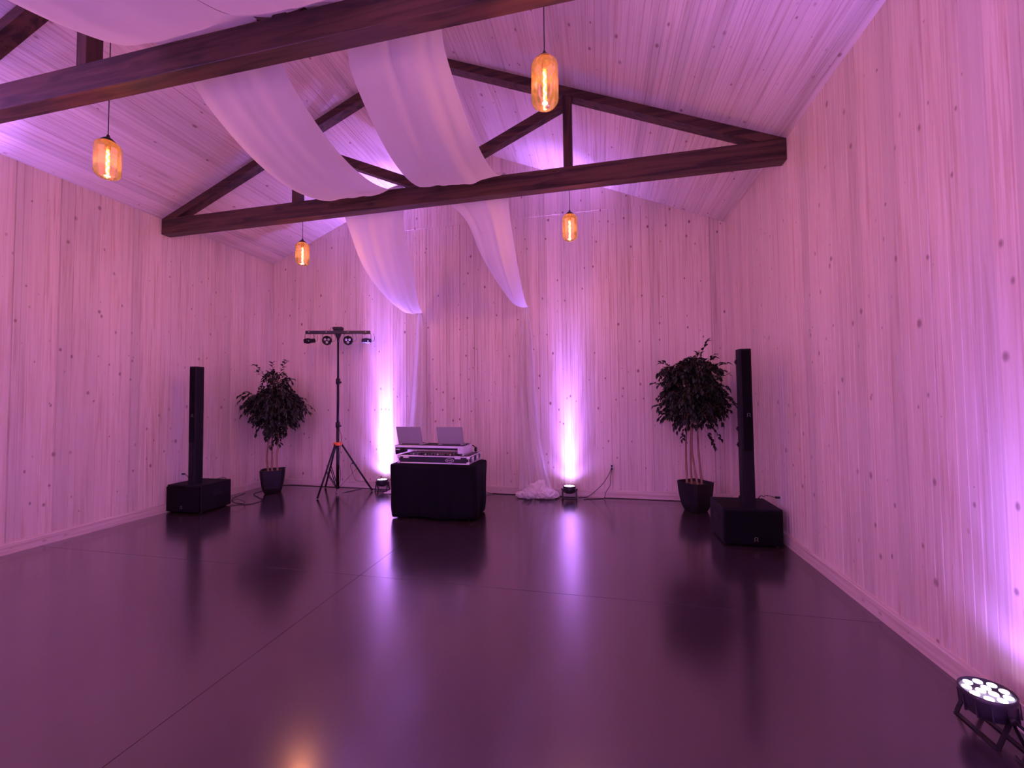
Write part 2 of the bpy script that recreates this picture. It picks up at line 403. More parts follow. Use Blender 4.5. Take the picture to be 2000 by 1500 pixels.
# ------------------------------------------------------------------ draped sheer fabric runs
def drape(label, stations, tail, amp, seedv, name='ceiling_drape'):
    """stations: (y, z, xl, xr, droop); tail: (z, xl, xr, y)"""
    NU = 44
    rows = []
    P = [Vector((s[0], s[1], 0)) for s in stations]
    keys = smooth_list(stations, 7)
    for (y, z, xl, xr, dr) in keys:
        row = []
        wd = xr-xl
        for i in range(NU+1):
            u = 2*i/NU-1
            e = 1-abs(u)**2.2
            f = math.sin(u*5.1+seedv+y*.35)*.55+math.sin(u*9.7+seedv*2.1-y*.5)*.3+math.sin(u*17+seedv+y*.8)*.15
            x = xl+wd*(u+1)/2 + .015*math.sin(u*7+seedv+y)
            row.append(Vector((x, y+.04*f*amp, z-dr*e+f*amp*.06*min(1, wd/.5))))
        rows.append(row)
    for (z, xl, xr, y) in smooth_list(tail, 6):
        row = []
        for i in range(NU+1):
            u = 2*i/NU-1
            f = math.sin(u*9+seedv+z*.15)*.6+math.sin(u*16+seedv*1.3+z*.3)*.4
            row.append(Vector((xl+(xr-xl)*(u+1)/2, min(D-.03, y-.01+f*min(.065, (xr-xl)*.24)), z)))
        rows.append(row)
    mb = MB(); n = NU+1
    mb.add([v for r in rows for v in r], [(j*n+i, j*n+i+1, (j+1)*n+i+1, (j+1)*n+i) for j in range(len(rows)-1) for i in range(NU)], True)
    o = mb.build(name, FAB); return tag(o, label, 'drape', 'sheer white drapes along the ceiling')
def smooth_list(S, n):
    out = []; Q = [S[0]]+list(S)+[S[-1]]
    for i in range(1, len(Q)-2):
        for k in range(n):
            t = k/n; out.append(tuple(.5*((2*b)+(c-a)*t+(2*a-5*b+4*c-d)*t*t+(3*b-a-3*c+d)*t**3) for a, b, c, d in zip(Q[i-1], Q[i], Q[i+1], Q[i+2])))
    out.append(tuple(Q[-1])); return out
ZB = HE+.012
def span(y0, y1, x0, x1, sag, n=9, narrow=0, dr=.10):
    L = []
    for i in range(1, n):
        t = i/n; c = 4*t*(1-t)
        L.append((y0+(y1-y0)*t, ZB-sag*c**.85, x0[0]+(x1[0]-x0[0])*t+narrow*c, x0[1]+(x1[1]-x0[1])*t-narrow*c, dr*min(1, c*2)))
    return L
def over(y, xl, xr): return [(y-.02, ZB, xl, xr, 0.0), (y+BD+.02, ZB, xl, xr, 0.0)]
def over2(y, a, b): return [(y-.02, ZB, a[0], a[1], 0.0), (y+BD+.02, ZB, b[0], b[1], 0.0)]
A0, A1, A1b, A2 = (-3.45, -2.35), (-3.32, -2.36), (-3.26, -2.38), (-3.45, -2.47)
st = over(T0, *A0) + span(T0+BD, T1, A0, A1, .42) + over2(T1, A1, A1b) + span(T1+BD, T2, A1b, A2, .36, dr=.05) + over(T2, *A2)
st += [(5.10, 4.08, -3.45, -2.62, .10), (5.50, 3.72, -3.50, -2.72, .14), (5.95, 3.42, -3.46, -2.86, .16), (6.35, 3.25, -3.35, -3.0, .12), (6.62, 3.20, -3.22, -3.07, .04)]
drape('sheer white drape, left of the two, swagged over the trusses and falling behind the table', st,
      [(3.19, -3.18, -3.10, 6.77), (3.0, -3.19, -3.06, 6.76), (2.4, -3.22, -3.03, 6.75), (1.6, -3.29, -3.02, 6.75), (1.1, -3.34, -3.02, 6.75), (.5, -3.42, -2.98, 6.74), (.10, -3.5, -2.95, 6.72)], .5, .4)
B0, B1, B1b, B2 = (-2.42, -1.35), (-2.32, -1.38), (-1.80, -1.06), (-2.07, -1.09)
st = over(T0, *B0) + span(T0+BD, T1, B0, B1, .42) + over2(T1, B1, B1b) + span(T1+BD, T2, B1b, B2, .36, dr=.05) + over(T2, *B2)
st += [(5.10, 4.08, -1.72, -1.12, .08), (5.50, 3.72, -1.62, -1.13, .12), (5.95, 3.42, -1.50, -1.14, .14), (6.35, 3.25, -1.38, -1.15, .10), (6.62, 3.20, -1.27, -1.16, .04)]
drape('sheer white drape, right of the two, swagged over the trusses down to the crumpled pile', st,
      [(3.19, -1.23, -1.15, 6.77), (3.0, -1.27, -1.13, 6.76), (2.45, -1.34, -1.07, 6.75), (1.7, -1.36, -1.03, 6.75), (1.0, -1.33, -.97, 6.74), (.5, -1.32, -.87, 6.72), (.10, -1.33, -.76, 6.70)], .5, 1.9)
def pile(cx, cy, rx, ry, h, label, sd, n=11):
    """crumpled cloth: soft lobes with deep ridged folds, resting on the floor"""
    rnd = random.Random(sd); mb = MB()
    for k in range(n):
        u = -1+2*(k+.5)/n + rnd.uniform(-.08, .08); v = rnd.uniform(-.75, .75); back = (v+.75)/1.5
        R = rnd.uniform(.085, .125)*(h/.18)**.4; hz = R*rnd.uniform(.55, .85)*(1.15-abs(u)*.45)*(1+.35*back)*(h/.18)
        bm = bmesh.new(); bmesh.ops.create_icosphere(bm, subdivisions=5, radius=1)
        off = Vector((k*3.7+sd, sd, k)); rz = Matrix.Rotation(rnd.uniform(0, PI), 3, 'Z')
        for q in bm.verts:
            p = q.co.copy(); w = rz @ Vector((p.x*1.1, p.y*.7, p.z*.9))
            wr = w+Vector((noise.noise(w*1.3+off), noise.noise(w*1.3-off), noise.noise(w*1.1+off*2)))*.7
            fold = math.sin((wr.x*5.2+noise.noise(wr*1.2+off)*3.0)); fold = 1-abs(fold)     # rounded folds with sharp valleys
            r = .92+.30*noise.noise(wr*1.1+off)-.20*fold**2.5
            x = rz @ Vector((p.x*r*R*1.35, p.y*r*R*.9, 0))
            q.co = Vector((cx+u*rx*.84+x.x, cy+v*ry*.55+x.y, max(.003, hz*.72+p.z*r*hz)))
        bm.verts.index_update(); mb.add([q.co.copy() for q in bm.verts], [[q.index for q in f.verts] for f in bm.faces], True); bm.free()
    return tag(mb.build('drape_pile', FABP), label, 'fabric pile')
pile(-1.01, 6.62, .27, .14, .23, 'crumpled heap of sheer white fabric on the floor at the foot of the right drape', 2.3)
pile(-3.33, 6.55, .40, .12, .10, 'low heap of sheer white fabric on the floor peeking out behind the draped table', 5.1)

# ------------------------------------------------------------------ pendants
def pendant(x, y, label):
    zt = HE + SL*((XR-XM)-abs(x-XM)); z1, z0 = 3.865, 3.545; H = z1-z0
    t = thing('pendant_light', label, 'pendant light', (x, y, z0), 0, 'amber glass pendant lights')
    R = .089
    g = MB(); pr = []
    n = 8
    for i in range(n+1): a = PI/2*i/n; pr.append((R*.30+R*.70*math.sin(a), .055*(1-math.cos(a))))
    for i in range(n+1): a = PI/2*i/n; pr.append((R*.40+R*.60*math.cos(a), H-.062+.055*math.sin(a)))
    pr.sort(key=lambda q: q[1]); pr = [(0.0005, 0)] + pr
    g.lathe(pr, 40); g.f.pop(); g.sm.pop(); g.build('glass_shade', GLASS, t, 'clear amber glass')
    c = MB(); c.lathe([(.052, H-.008), (.050, H+.002), (.034, H+.018), (.014, H+.034), (.008, H+.055), (.0005, H+.056)], 24)
    c.lathe([(.020, H-.07), (.022, H-.008), (.0005, H-.007)], 16); c.build('cap', CAPM, t)
    c = MB(); c.tube([(0, 0, H+.05), (0, 0, zt-z0-.03)], .0035, 8); c.build('cord', RUBBER, t)
    c = MB(); c.lathe([(.06, zt-z0-.045), (.06, zt-z0-.005-SL*.06)], 20); c.build('canopy', CAPM, t)
    b = MB(); b.lathe([(.0005, .022), (.008, .028), (.013, .05), (.015, .12), (.014, H-.11), (.012, H-.09), (.012, H-.072)], 16); b.build('bulb', BULBG, t, 'glowing tubular filament bulb')
    f = MB(); pts = []
    for k in range(26): a = k*.9; pts.append((.006*math.cos(a), .006*math.sin(a), .03+(H-.115)*k/25))
    f.tube(pts, .0046, 6)
    f.build('filament', FILA, t)
    ld = bpy.data.lights.new('bulb_light', 'POINT'); ld.energy = BULB_W; ld.color = BULB_COL; ld.shadow_soft_size = .03
    lo = bpy.data.objects.new('bulb_light', ld); C.objects.link(lo); lo.parent = t; lo.location = (0, 0, -.05)
    return t
pendant(XM-QX, T1+BD+.075, 'amber glass pendant light at upper left, hanging from behind the near truss')
pendant(XM+QX, T1+BD+.075, 'largest amber glass pendant light, hanging from behind the near truss at top right of centre')
pendant(XM-QX, T2+BD+.03, 'small amber glass pendant light hanging behind the far truss, above the light stand')
pendant(XM+QX, T2+BD+.03, 'small amber glass pendant light hanging behind the far truss, right of the drapes')
for y in (T0+BD+.05, -2.2):  # pendants out of view, added for their warm fill light
    for s in (-1, 1): pendant(XM+s*QX, y, 'unseen amber glass pendant light added for fill, hanging %s, %s side' % ('above the viewer' if y > -1 else 'in the rear hall', 'left' if s < 0 else 'right'))

# ------------------------------------------------------------------ LED uplights
def uplight(x, y, rz, tilt, label, S=1.0, k=1.0):
    """front (bracket bars) faces local -y; lens looks up, tilted about local x"""
    t = thing('led_uplight', label, 'uplight', (x, y, 0), rz, 'round black LED uplights on the floor along the walls')
    zc = .142*S; Rt = Matrix.Translation((0, 0, zc)) @ Matrix.Rotation(tilt, 4, 'X')
    R = .100*S; hh = .058*S
    b = MB(); b.lathe([(R*.62, -hh), (R*.84, -hh*.75), (R*.98, 0), (R, hh*.7), (R, hh), (R*.94, hh+.002), (R*.92, hh-.006), (.001, hh-.006)], 36, Rt)
    for i in range(12):
        a = 2*PI*i/12; b.box((0, 0, 0), (.006, .012, hh*1.3), (Rt @ Matrix.Rotation(a, 4, 'Z') @ Matrix.Translation((0, R*.97, -.004))), .001)
    hs = b.build('housing', UPL, t)
    for i in range(12):
        if i < 3: a = 2*PI*i/3+.5; r = R*.24
        else: a = 2*PI*(i-3)/9+.15; r = R*.68
        l = MB(); c = Rt @ Matrix.Translation((r*math.cos(a), r*math.sin(a), 0))
        l.lathe([(R*.175, hh-.006), (R*.175, hh-.002), (R*.11, hh), (.0005, hh+.0005)], 14, c); l.build('led_lens', LED, t, 'glowing white LED lens')
    for s, q in ((1, 'front'), (-1, 'rear')):
        y_ = MB(); X = R+.012*S; yy = -s*.055*S
        y_.bar((-X, 0, zc), (-X, yy, .006), .004, .022*S, (1, 0, 0)); y_.bar((X, 0, zc), (X, yy, .006), .004, .022*S, (1, 0, 0))
        y_.box((0, yy, .004), (2*X+.004, .024*S, .005), bev=.001); y_.build('bracket', BLACKM, t)
    for s in (-1, 1):
        kb = MB(); kb.lathe([(.012*S, 0), (.016*S, .004), (.016*S, .016), (.010, .02)], 12, Matrix.Translation((s*(R+.012*S), 0, zc)) @ Matrix.Rotation(s*PI/2, 4, 'Y')); kb.build('knob', BLACKP, t)
    for nm, en, sz, bl in (('tight_beam_light', UP_TIGHT*k, 21, 1.0), ('narrow_beam_light', UP_NARROW*k, 40, 1.0), ('beam_light', UP_BEAM*k, 62, 1.0), ('spill_light', UP_SPILL*k, 155, 1.0)):
        ld = bpy.data.lights.new(nm, 'SPOT'); ld.energy = en; ld.color = UP_COL; ld.spot_size = math.radians(sz); ld.spot_blend = bl; ld.shadow_soft_size = .05
        lo = bpy.data.objects.new(nm, ld); C.objects.link(lo); lo.parent = t
        lo.matrix_local = Rt @ Matrix.Translation((0, 0, hh+.02)) @ Matrix.Rotation(PI, 4, 'X')
    return t
TL = math.radians(.5)
uplight(-3.86, 6.70, 0, -TL, 'lit round LED uplight on the floor at the back wall beside the light stand foot')
uplight(-.500, 6.70, 0, -TL, 'lit round LED uplight on the floor at the back wall, right of the fabric heap', k=.47)
uplight(1.83, 2.46, -PI/2, math.radians(5), 'large lit round LED uplight on the floor at the right wall, nearest the viewer', k=.27)
uplight(XL+.16, 2.4, PI/2, -TL, 'lit round LED uplight at the left wall outside the picture', k=.33)
for y, w_ in ((-.2, 'closest behind the viewer'), (-2.7, 'midway behind the viewer'), (-5.2, 'near the front wall')):  # uplights out of view, added to raise the violet ambient light
    uplight(XL+.16, y, PI/2, 0, 'unseen round LED uplight added for fill at the left wall, ' + w_, k=BACK_K)
    uplight(XR-.16, y, -PI/2, 0, 'unseen round LED uplight added for fill at the right wall, ' + w_, k=BACK_K)
for x in (-4.0, -.4): uplight(x, YF+.16, PI, 0, 'unseen round LED uplight added for fill at the front wall behind the viewer, %s one' % ('left' if x < -2 else 'right'), k=BACK_K)  # front wall pair, likewise added out of view for fill

# ------------------------------------------------------------------ column loudspeakers
def emblem(mb, c, s, ax, az, dep):
    """small round-headed emblem with two feet, drawn in raised strips in the plane (ax, az)"""
    c = Vector(c); ax = Vector(ax); az = Vector(az); n = ax.cross(az)
    pts = [c+ax*s*.42*math.cos(a)+az*(s*.22+s*.42*math.sin(a)) for a in [PI*1.25-PI*1.5*k/14 for k in range(15)]]
    mb.tube([p+n*dep for p in pts], s*.09, 5)
    for q in (-1, 1):
        mb.tube([c+ax*q*s*.30+az*(-s*.08)+n*dep, c+ax*q*s*.16-az*s*.28+n*dep, c+ax*q*s*.5-az*s*.36+n*dep, c+ax*q*s*.5-az*s*.62+n*dep], s*.08, 5)
def speaker(x, y, rz, labS, labC, colx, coly, mirror=1):
    w, d, h = .60, .53, .41
    t = thing('subwoofer', labS, 'subwoofer', (x, y, 0), rz, 'black subwoofers')
    ch = .0
    poly = [(-w/2, -d/2+.02), (-w/2+.02, -d/2), (w/2-.02, -d/2), (w/2, -d/2+.02), (w/2, d/2), (-w/2, d/2)]
    b = MB(); b.box((0, .01, h/2+.008), (w, d-.02, h-.016), bev=.012, seg=3); b.build('cabinet', SPK, t)
    g = MB(); g.box((0, -d/2+.004, h/2), (w-.03, .016, h-.05), bev=.006, seg=2); g.build('grille', GRILLE, t)
    e = MB(); emblem(e, (.02*mirror, -d/2-.004, .085), .036, (1, 0, 0), (0, 0, 1), .0); e.build('emblem', GREYP, t, 'small pale emblem on the grille')
    for s in (-1, 1):
        r = MB(); r.box((s*(w/2+.001), .02, h*.62), (.006, .15, .075), bev=.002); 
        hd = r.build('handle', BLACKP, t)
        q = MB(); q.tube([(s*(w/2+.004), -.045, h*.60), (s*(w/2+.012), -.03, h*.585), (s*(w/2+.012), .07, h*.585), (s*(w/2+.004), .085, h*.60)], .006, 6); q.build('grip', BLACKP, hd)
    for sx in (-1, 1):
        for sy in (-1, 1):
            f = MB(); f.lathe([(.02, 0), (.022, .012)], 12, Matrix.Translation((sx*(w/2-.05), sy*(d/2-.06), 0))); f.build('foot', RUBBER, t)
    # column stands on the sub: its own thing
    k = thing('column_speaker', labC, 'column speaker', (colx, coly, h), rz, 'black column loudspeakers')
    cw, cdp, H = .125, .15, 1.76
    segs = [(0, .60), (.60, 1.18), (1.18, H)]
    for (a, bz) in segs:
        m = MB(); pl = [(-cw/2, -cdp/2+.015), (-cw/2+.015, -cdp/2), (cw/2-.015, -cdp/2), (cw/2, -cdp/2+.015), (cw/2, cdp/2-.03), (cw/2-.02, cdp/2), (-cw/2+.02, cdp/2), (-cw/2, cdp/2-.03)]
        m.prism(pl, a, bz); m.build('column_section', SPK, k)
    m = MB(); m.box((0, -cdp/2-.001, .60+(H-.6)/2), (cw-.03, .008, H-.64), bev=.003); m.build('grille', GRILLE, k)
    e = MB(); emblem(e, (.012, -cdp/2-.007, 1.02), .034, (1, 0, 0), (0, 0, 1), 0); e.build('emblem', GREYP, k, 'small pale emblem on the column')
    for z in (.08, .68, .86, 1.62):
        m = MB(); m.box((mirror*-(cw/2+.006), cdp/2-.045, z), (.014, .03, .05), bev=.003); m.tube([(mirror*-(cw/2+.01), cdp/2-.045, z), (mirror*-(cw/2+.022), cdp/2-.045, z)], .008, 8); m.build('latch', BLACKP, k)
    return t, k
speaker(1.614, 5.15, math.radians(1), 'black subwoofer on the floor by the right wall under a tall column', 'tall black column loudspeaker on the subwoofer by the right wall', 1.607, 5.02, 1)
speaker(-6.025, 5.10, math.radians(2), 'black subwoofer on the floor by the left wall under a tall column', 'tall black column loudspeaker on the subwoofer by the left wall', -5.965, 4.985, -1)

# ------------------------------------------------------------------ potted ficus trees
def ficus(x, y, rz, label, crowns, sprigs, trunks, seed, n_tw):
    rnd = random.Random(seed)
    t = thing('potted_ficus', label, 'potted tree', (x, y, 0), 0, 'potted ficus trees')
    R = Matrix.Rotation(rz, 3, 'Z')
    p = MB(); prof = [(.112, 0), (.122, .01), (.152, .09), (.170, .19), (.183, .30), (.190, .40), (.192, .415), (.180, .415), (.176, .39), (.174, .36)]
    vs = []; n = 8; ring = []
    def sq(r, z):
        out = []
        k = r*.22
        pts = [(r, -r+k), (r*1.015, 0), (r, r-k), (r-k, r), (0, r*1.015), (-r+k, r), (-r, r-k), (-r*1.015, 0), (-r, -r+k), (-r+k, -r), (0, -r*1.015), (r-k, -r)]
        return [R @ Vector((a, b, z)) for a, b in pts]
    rings = [sq(r, z) for r, z in prof]; n = 12
    p.add([v for r in rings for v in r], [(j*n+i, j*n+(i+1) % n, (j+1)*n+(i+1) % n, (j+1)*n+i) for j in range(len(rings)-1) for i in range(n)] + [tuple(reversed(range(n)))])
    p.build('pot', BLACKP, t, 'black tapered square pot')
    s = MB(); N = 16; g = []
    for j in range(N+1):
        for i in range(N+1):
            a, b = (2*i/N-1)*.173, (2*j/N-1)*.173
            g.append(R @ Vector((a, b, .372+.014*noise.noise(Vector((a*30, b*30, seed))))))
    s.add(g, [(j*(N+1)+i, j*(N+1)+i+1, (j+1)*(N+1)+i+1, (j+1)*(N+1)+i) for j in range(N) for i in range(N)]); s.build('mulch', SOIL, t)
    for pts in trunks:
        m = MB(); P = smooth_path(pts, 6); m.tube(P, [.017-.008*i/(len(P)-1) + .0015*math.sin(i*1.7) for i in range(len(P))], 8); m.build('trunk', BARK, t)
    tw = MB(); lf = MB()
    def leaf(p, d, nrm, L):
        d = d.normalized(); sd = d.cross(nrm)
        if sd.length < 1e-3: return
        sd.normalize(); nn = sd.cross(d); W = L*.29
        pts = [p, p+d*L*.3+sd*W*.85+nn*.1*L, p+d*L*.58+sd*W*.8+nn*.06*L, p+d*L-nn*.12*L, p+d*L*.58-sd*W*.8+nn*.06*L, p+d*L*.3-sd*W*.85+nn*.1*L, p+d*L*.35, p+d*L*.65-nn*.02*L]
        if any(q.x+x < XL+.03 or q.x+x > XR-.03 or q.y+y > D-.03 for q in pts): return
        lf.add(pts, [(0, 1, 6), (1, 2, 7, 6), (2, 3, 7), (0, 6, 5), (6, 7, 4, 5), (7, 3, 4)], False)
    def twig(a, b, nl, droop=.035):
        a, b = Vector(a), Vector(b); mid = (a+b)/2+Vector((0, 0, .05)); P = smooth_path([a, mid, b-Vector((0, 0, droop))], 5)
        tw.tube(P, [.0035-.0022*i/(len(P)-1) for i in range(len(P))], 4, False)
        for k in range(nl):
            f = .25+.75*(k+.5)/nl; i = min(len(P)-2, int(f*(len(P)-1))); q = P[i].lerp(P[i+1], f*(len(P)-1)-i)
            dr = (P[i+1]-P[i]).normalized(); sd = dr.cross(Vector((0, 0, 1))).normalized()*(1 if k % 2 else -1)
            dd = dr*.75+sd*rnd.uniform(.4, 1.0)+Vector((rnd.uniform(-.25, .25), rnd.uniform(-.25, .25), rnd.uniform(-.38, .28)))
            leaf(q, dd, Vector((rnd.uniform(-.5, .5), rnd.uniform(-.5, .5), 1)), rnd.uniform(.062, .095))
        leaf(P[-1], P[-1]-P[-2]+Vector((0, 0, -.02)), Vector((0, 0, 1)), .075)
    tot = sum(c[4] for c in crowns)
    for (cx, cz, rx, rzv, wt) in crowns:
        for _ in range(int(n_tw*wt/tot)):
            th = rnd.uniform(0, 2*PI); z = rnd.uniform(-1, 1); rr = math.sqrt(1-z*z); k = rnd.uniform(.55, 1.0)
            d = Vector((rr*math.cos(th), rr*math.sin(th), z))
            b = Vector((cx+d.x*rx*k, d.y*min(rx, .50)*k, cz+d.z*rzv*k))
            b.x = min(max(b.x, XL+.09-x), XR-.09-x); b.y = min(b.y, D-.09-y)
            a = Vector((cx*.6, 0, cz+.02)).lerp(b, rnd.uniform(.35, .6))
            twig(a, b, rnd.randint(6, 9))
    for a, b, nl in sprigs: twig(a, b, nl, -.01)
    for pts in trunks:
        e = Vector(pts[-1])
        for _ in range(5): twig(e, e+Vector((rnd.uniform(-.3, .3), rnd.uniform(-.3, .3), rnd.uniform(.1, .5))), 5)
    tw.build('twigs', BARK, t); o = lf.build('foliage', LEAF, t, 'dark green pointed leaves')
    return t
ficus(-5.73, 6.21, math.radians(38), 'potted ficus tree in a black square pot in the left corner',
      [(-.0, 1.50, .60, .30, 10), (.16, 1.52, .56, .32, 6), (-.16, 1.66, .50, .20, 5), (.12, 1.66, .48, .20, 4), (.0, 1.96, .30, .26, 3), (.0, 1.22, .42, .18, 4), (.04, 1.04, .18, .16, 1)],
      [((-.05, 0, 1.9), (-.36, -.05, 2.28), 9), ((-.02, 0, 1.95), (-.08, .05, 2.33), 8), ((.05, 0, 1.95), (.30, -.05, 2.34), 10), ((.08, 0, 1.8), (.40, 0, 2.02), 8), ((.07, 0, 1.0), (.18, -.05, .86), 8), ((.05, 0, .95), (.02, -.08, .82), 7)],
      [[(-.10, 0, .36), (-.12, -.01, .62), (-.10, .0, .92), (-.03, 0, 1.15), (-.05, 0, 1.6)], [(-.05, .03, .36), (-.04, .02, .62), (-.045, .02, .9), (0, 0, 1.3), (.02, 0, 1.7)], [(.10, 0, .36), (.085, -.01, .65), (.11, 0, .95), (.08, 0, 1.3), (.15, 0, 1.65)]], 11, 430)
ficus(1.335, 6.29, math.radians(33), 'potted ficus tree in a black square pot near the right wall, taller and fuller one',
      [(-.02, 1.72, .50, .36, 9), (.0, 1.40, .52, .26, 6), (.02, 2.02, .40, .20, 3), (-.28, 1.95, .26, .14, 1.5), (.26, 1.6, .32, .28, 2.5), (-.26, 1.6, .32, .28, 2)],
      [((.05, 0, 2.0), (.20, -.05, 2.42), 12), ((.05, 0, 1.95), (.08, .05, 2.28), 10), ((.1, 0, 1.9), (.47, -.05, 2.10), 11), ((-.1, 0, 1.9), (-.44, -.02, 2.13), 11), ((-.2, 0, 1.7), (-.56, 0, 1.83), 10), ((-.2, 0, 1.45), (-.54, 0, 1.50), 10), ((-.1, 0, 1.2), (-.17, -.05, 1.02), 7), ((.15, 0, 1.15), (.26, -.05, .90), 9), ((.15, 0, 1.25), (.36, -.02, 1.02), 8), ((.2, 0, 1.5), (.55, 0, 1.5), 9)],
      [[(-.11, 0, .36), (-.115, 0, .7), (-.11, .0, 1.0), (-.09, 0, 1.3), (-.1, 0, 1.7)], [(-.04, .03, .36), (-.05, .02, .62), (-.045, .02, .95), (-.03, 0, 1.3), (.02, 0, 1.8)], [(.03, -.03, .36), (-.01, -.03, .6), (-.04, -.03, .95), (0, 0, 1.3), (.1, 0, 1.7)], [(.09, 0, .36), (.07, .01, .65), (.05, 0, 1.0), (.06, 0, 1.3), (.15, 0, 1.65)]], 23, 470)

# ------------------------------------------------------------------ light stand and effect bar
SX, SY = -4.56, 6.40
t = thing('tripod_light_stand', 'black tripod stand with an orange band, carrying a bar of effect lights', 'light stand', (SX, SY, 0))
m = MB(); m.tube([(0, 0, .07), (0, 0, 1.22)], .026, 14); m.build('lower_pole', BLACKM, t)
m = MB(); m.tube([(0, 0, 1.2), (0, 0, 1.99)], .022, 14); m.build('middle_pole', BLACKM, t)
m = MB(); m.tube([(0, 0, 1.95), (0, 0, 2.76)], .018, 14); m.build('upper_pole', BLACKM, t)
for z, s in ((1.20, 1), (1.975, 1)):
    m = MB(); m.lathe([(.027, z-.055), (.036, z-.045), (.038, z-.01), (.036, z+.045), (.024, z+.055)], 16); cl = m.build('collar', BLACKP, t)
    m = MB(); m.tube([(.025, 0, z-.02), (.055, -.01, z-.02)], .008, 8); m.lathe([(.014, -.012), (.016, .012)], 8, Matrix.Translation((.06, -.012, z-.02)) @ Matrix.Rotation(PI/2, 4, 'Y')); m.build('knob', BLACKP, cl)
m = MB(); m.lathe([(.024, .80), (.030, .805), (.030, .885), (.024, .89)], 16); m.build('leg_hub', BLACKP, t)
m = MB(); m.lathe([(.034, .835), (.074, .838), (.076, .842), (.076, .888), (.072, .892), (.0325, .892)], 18); m.build('band', ORANGE, t, 'orange band round the leg hub')
m = MB(); m.lathe([(.022, .075), (.032, .08), (.032, .125), (.022, .13)], 16); m.build('spreader_hub', BLACKP, t)
feet = [Vector((-4.60, 5.93, 0)), Vector((-4.02, 6.62, 0)), Vector((-5.03, 6.70, 0))]
for f in feet:
    d = (f-Vector((SX, SY, 0))); hd = d.normalized()
    a = hd*.062+Vector((0, 0, .86)); b = d+Vector((0, 0, .022))
    m = MB(); m.tube([a, b], .0160, 10); lg = m.build('leg', BLACKM, t)
    m = MB(); m.tube([b+(a-b).normalized()*.05, b-(a-b).normalized()*.012], .0175, 10); m.build('rubber_foot', RUBBER, lg)
    j = a.lerp(b, .52); sd = hd.cross(Vector((0, 0, 1)))*.014
    for q in (-1, 1):
        m = MB(); m.bar(hd*.03+Vector((0, 0, .1))+sd*q, j+sd*q, .004, .016, sd); m.build('brace', BLACKM, t)
# effect bar
A = math.radians(15.7); BZ = 2.86
t = thing('effect_light_bar', 'black bar with four small effect light heads on top of the tripod stand', 'stage light bar', (SX, SY, 2.76), A)
m = MB(); m.lathe([(.020, -.08), (.022, -.02), (.052, .055), (.052, .07)], 16); m.build('mount', BLACKP, t)
m = MB(); m.box((0, 0, .095), (1.13, .05, .055), bev=.004); bar = m.build('bar', BLACKM, t)
for x in (-.50, -.20, .18, .49):
    m = MB(); m.lathe([(.009, 0), (.009, .004), (.0005, .007)], 10, Matrix.Translation((x, -.025, .10)) @ Matrix.Rotation(PI/2, 4, 'X')); m.build('bolt', SILVER, bar, 'small shiny bolt')
m = MB(); m.box((.0, 0, .165), (.17, .10, .05), bev=.008); m.box((0, 0, .13), (.15, .06, .02)); m.build('laser_unit', BLACKP, t)
def hood(x, par, yawd):
    q = MB(); q.tube([(x-.078, 0, -.03), (x-.078, 0, .055), (x-.06, 0, .07), (x+.06, 0, .07), (x+.078, 0, .055), (x+.078, 0, -.03)], .0045, 6)
    if par:
        m = MB(); Rm = Matrix.Translation((x, 0, -.05)) @ Matrix.Rotation(math.radians(yawd), 4, 'Z') @ Matrix.Rotation(PI/2+.12, 4, 'X')
        m.lathe([(.045, -.06), (.066, -.045), (.078, .0), (.082, .032), (.078, .036), (.074, .028), (.0005, .028)], 22, Rm)
        for i in range(10):
            a = 2*PI*i/10; m.box((0, 0, 0), (.014, .012, .05), Rm @ Matrix.Rotation(a, 4, 'Z') @ Matrix.Translation((0, .078, .0)))
        h = m.build('par_head', BLACKP, t)
        for i in range(3):
            a = 2*PI*i/3+PI/2; l = MB(); l.lathe([(.024, .026), (.022, .032), (.0005, .036)], 12, Rm @ Matrix.Translation((.034*math.cos(a), -.034*math.sin(a), 0))); l.build('lens', LENSD, h, 'pale unlit lens')
    else:
        m = MB(); Rm = Matrix.Translation((x, 0, -.055)) @ Matrix.Rotation(math.radians(yawd), 4, 'Z') @ Matrix.Rotation(.18, 4, 'X')
        m.box((0, 0, 0), (.16, .13, .075), Rm, .012)
        pr = [(-.09, -.045), (.09, -.045), (.086, .03), (-.086, .03)]
        m.lathe([(.055, .0), (.078, .03), (.080, .05), (.0005, .065)], 20, Rm @ Matrix.Rotation(PI/2, 4, 'X') @ Matrix.Scale(.62, 4, (0, 1, 0)))
        h = m.build('derby_head', BLACKP, t)
        l = MB()
        l.lathe([(.012, .062), (.010, .068), (.0005, .070)], 10, Rm @ Matrix.Rotation(PI/2, 4, 'X') @ Matrix.Translation((.03, .0, 0))); l.build('lens', LENSD, h)
    q.build('yoke', BLACKM, h)
    w = MB(); w.tube(smooth_path([(x+.075, .02, -.05), (x+.12, .02, -.06), (x+.135, .02, 0), (x+.12, .01, .07)], 4), .003, 5); w.build('lead', RUBBER, h)
hood(-.50, False, -14); hood(-.19, True, 6); hood(.18, True, 0); hood(.50, False, 10)
w = MB(); w.tube(smooth_path([(-.09, 0, .17), (-.13, 0, .175), (-.15, 0, .12)], 4), .003, 5); w.build('lead', RUBBER, bar)
m = MB(); m.tube(smooth_path([(SX+.05, SY-.04, 2.74), (SX+.04, SY-.035, 2.6), (SX+.045, SY-.036, 2.0), (SX+.05, SY-.036, 1.6), (SX+.045, SY-.04, 1.25), (SX+.06, SY-.04, 1.12), (SX+.10, SY-.04, .98), (SX+.075, SY-.05, .7), (SX+.06, SY-.04, .5), (SX+.09, SY-.045, .33), (SX+.06, SY-.04, .16), (SX+.03, SY-.08, .006), (SX+.15, SY+.1, .006), (SX+.25, SY+.35, .006)], 8), .0042, 6)
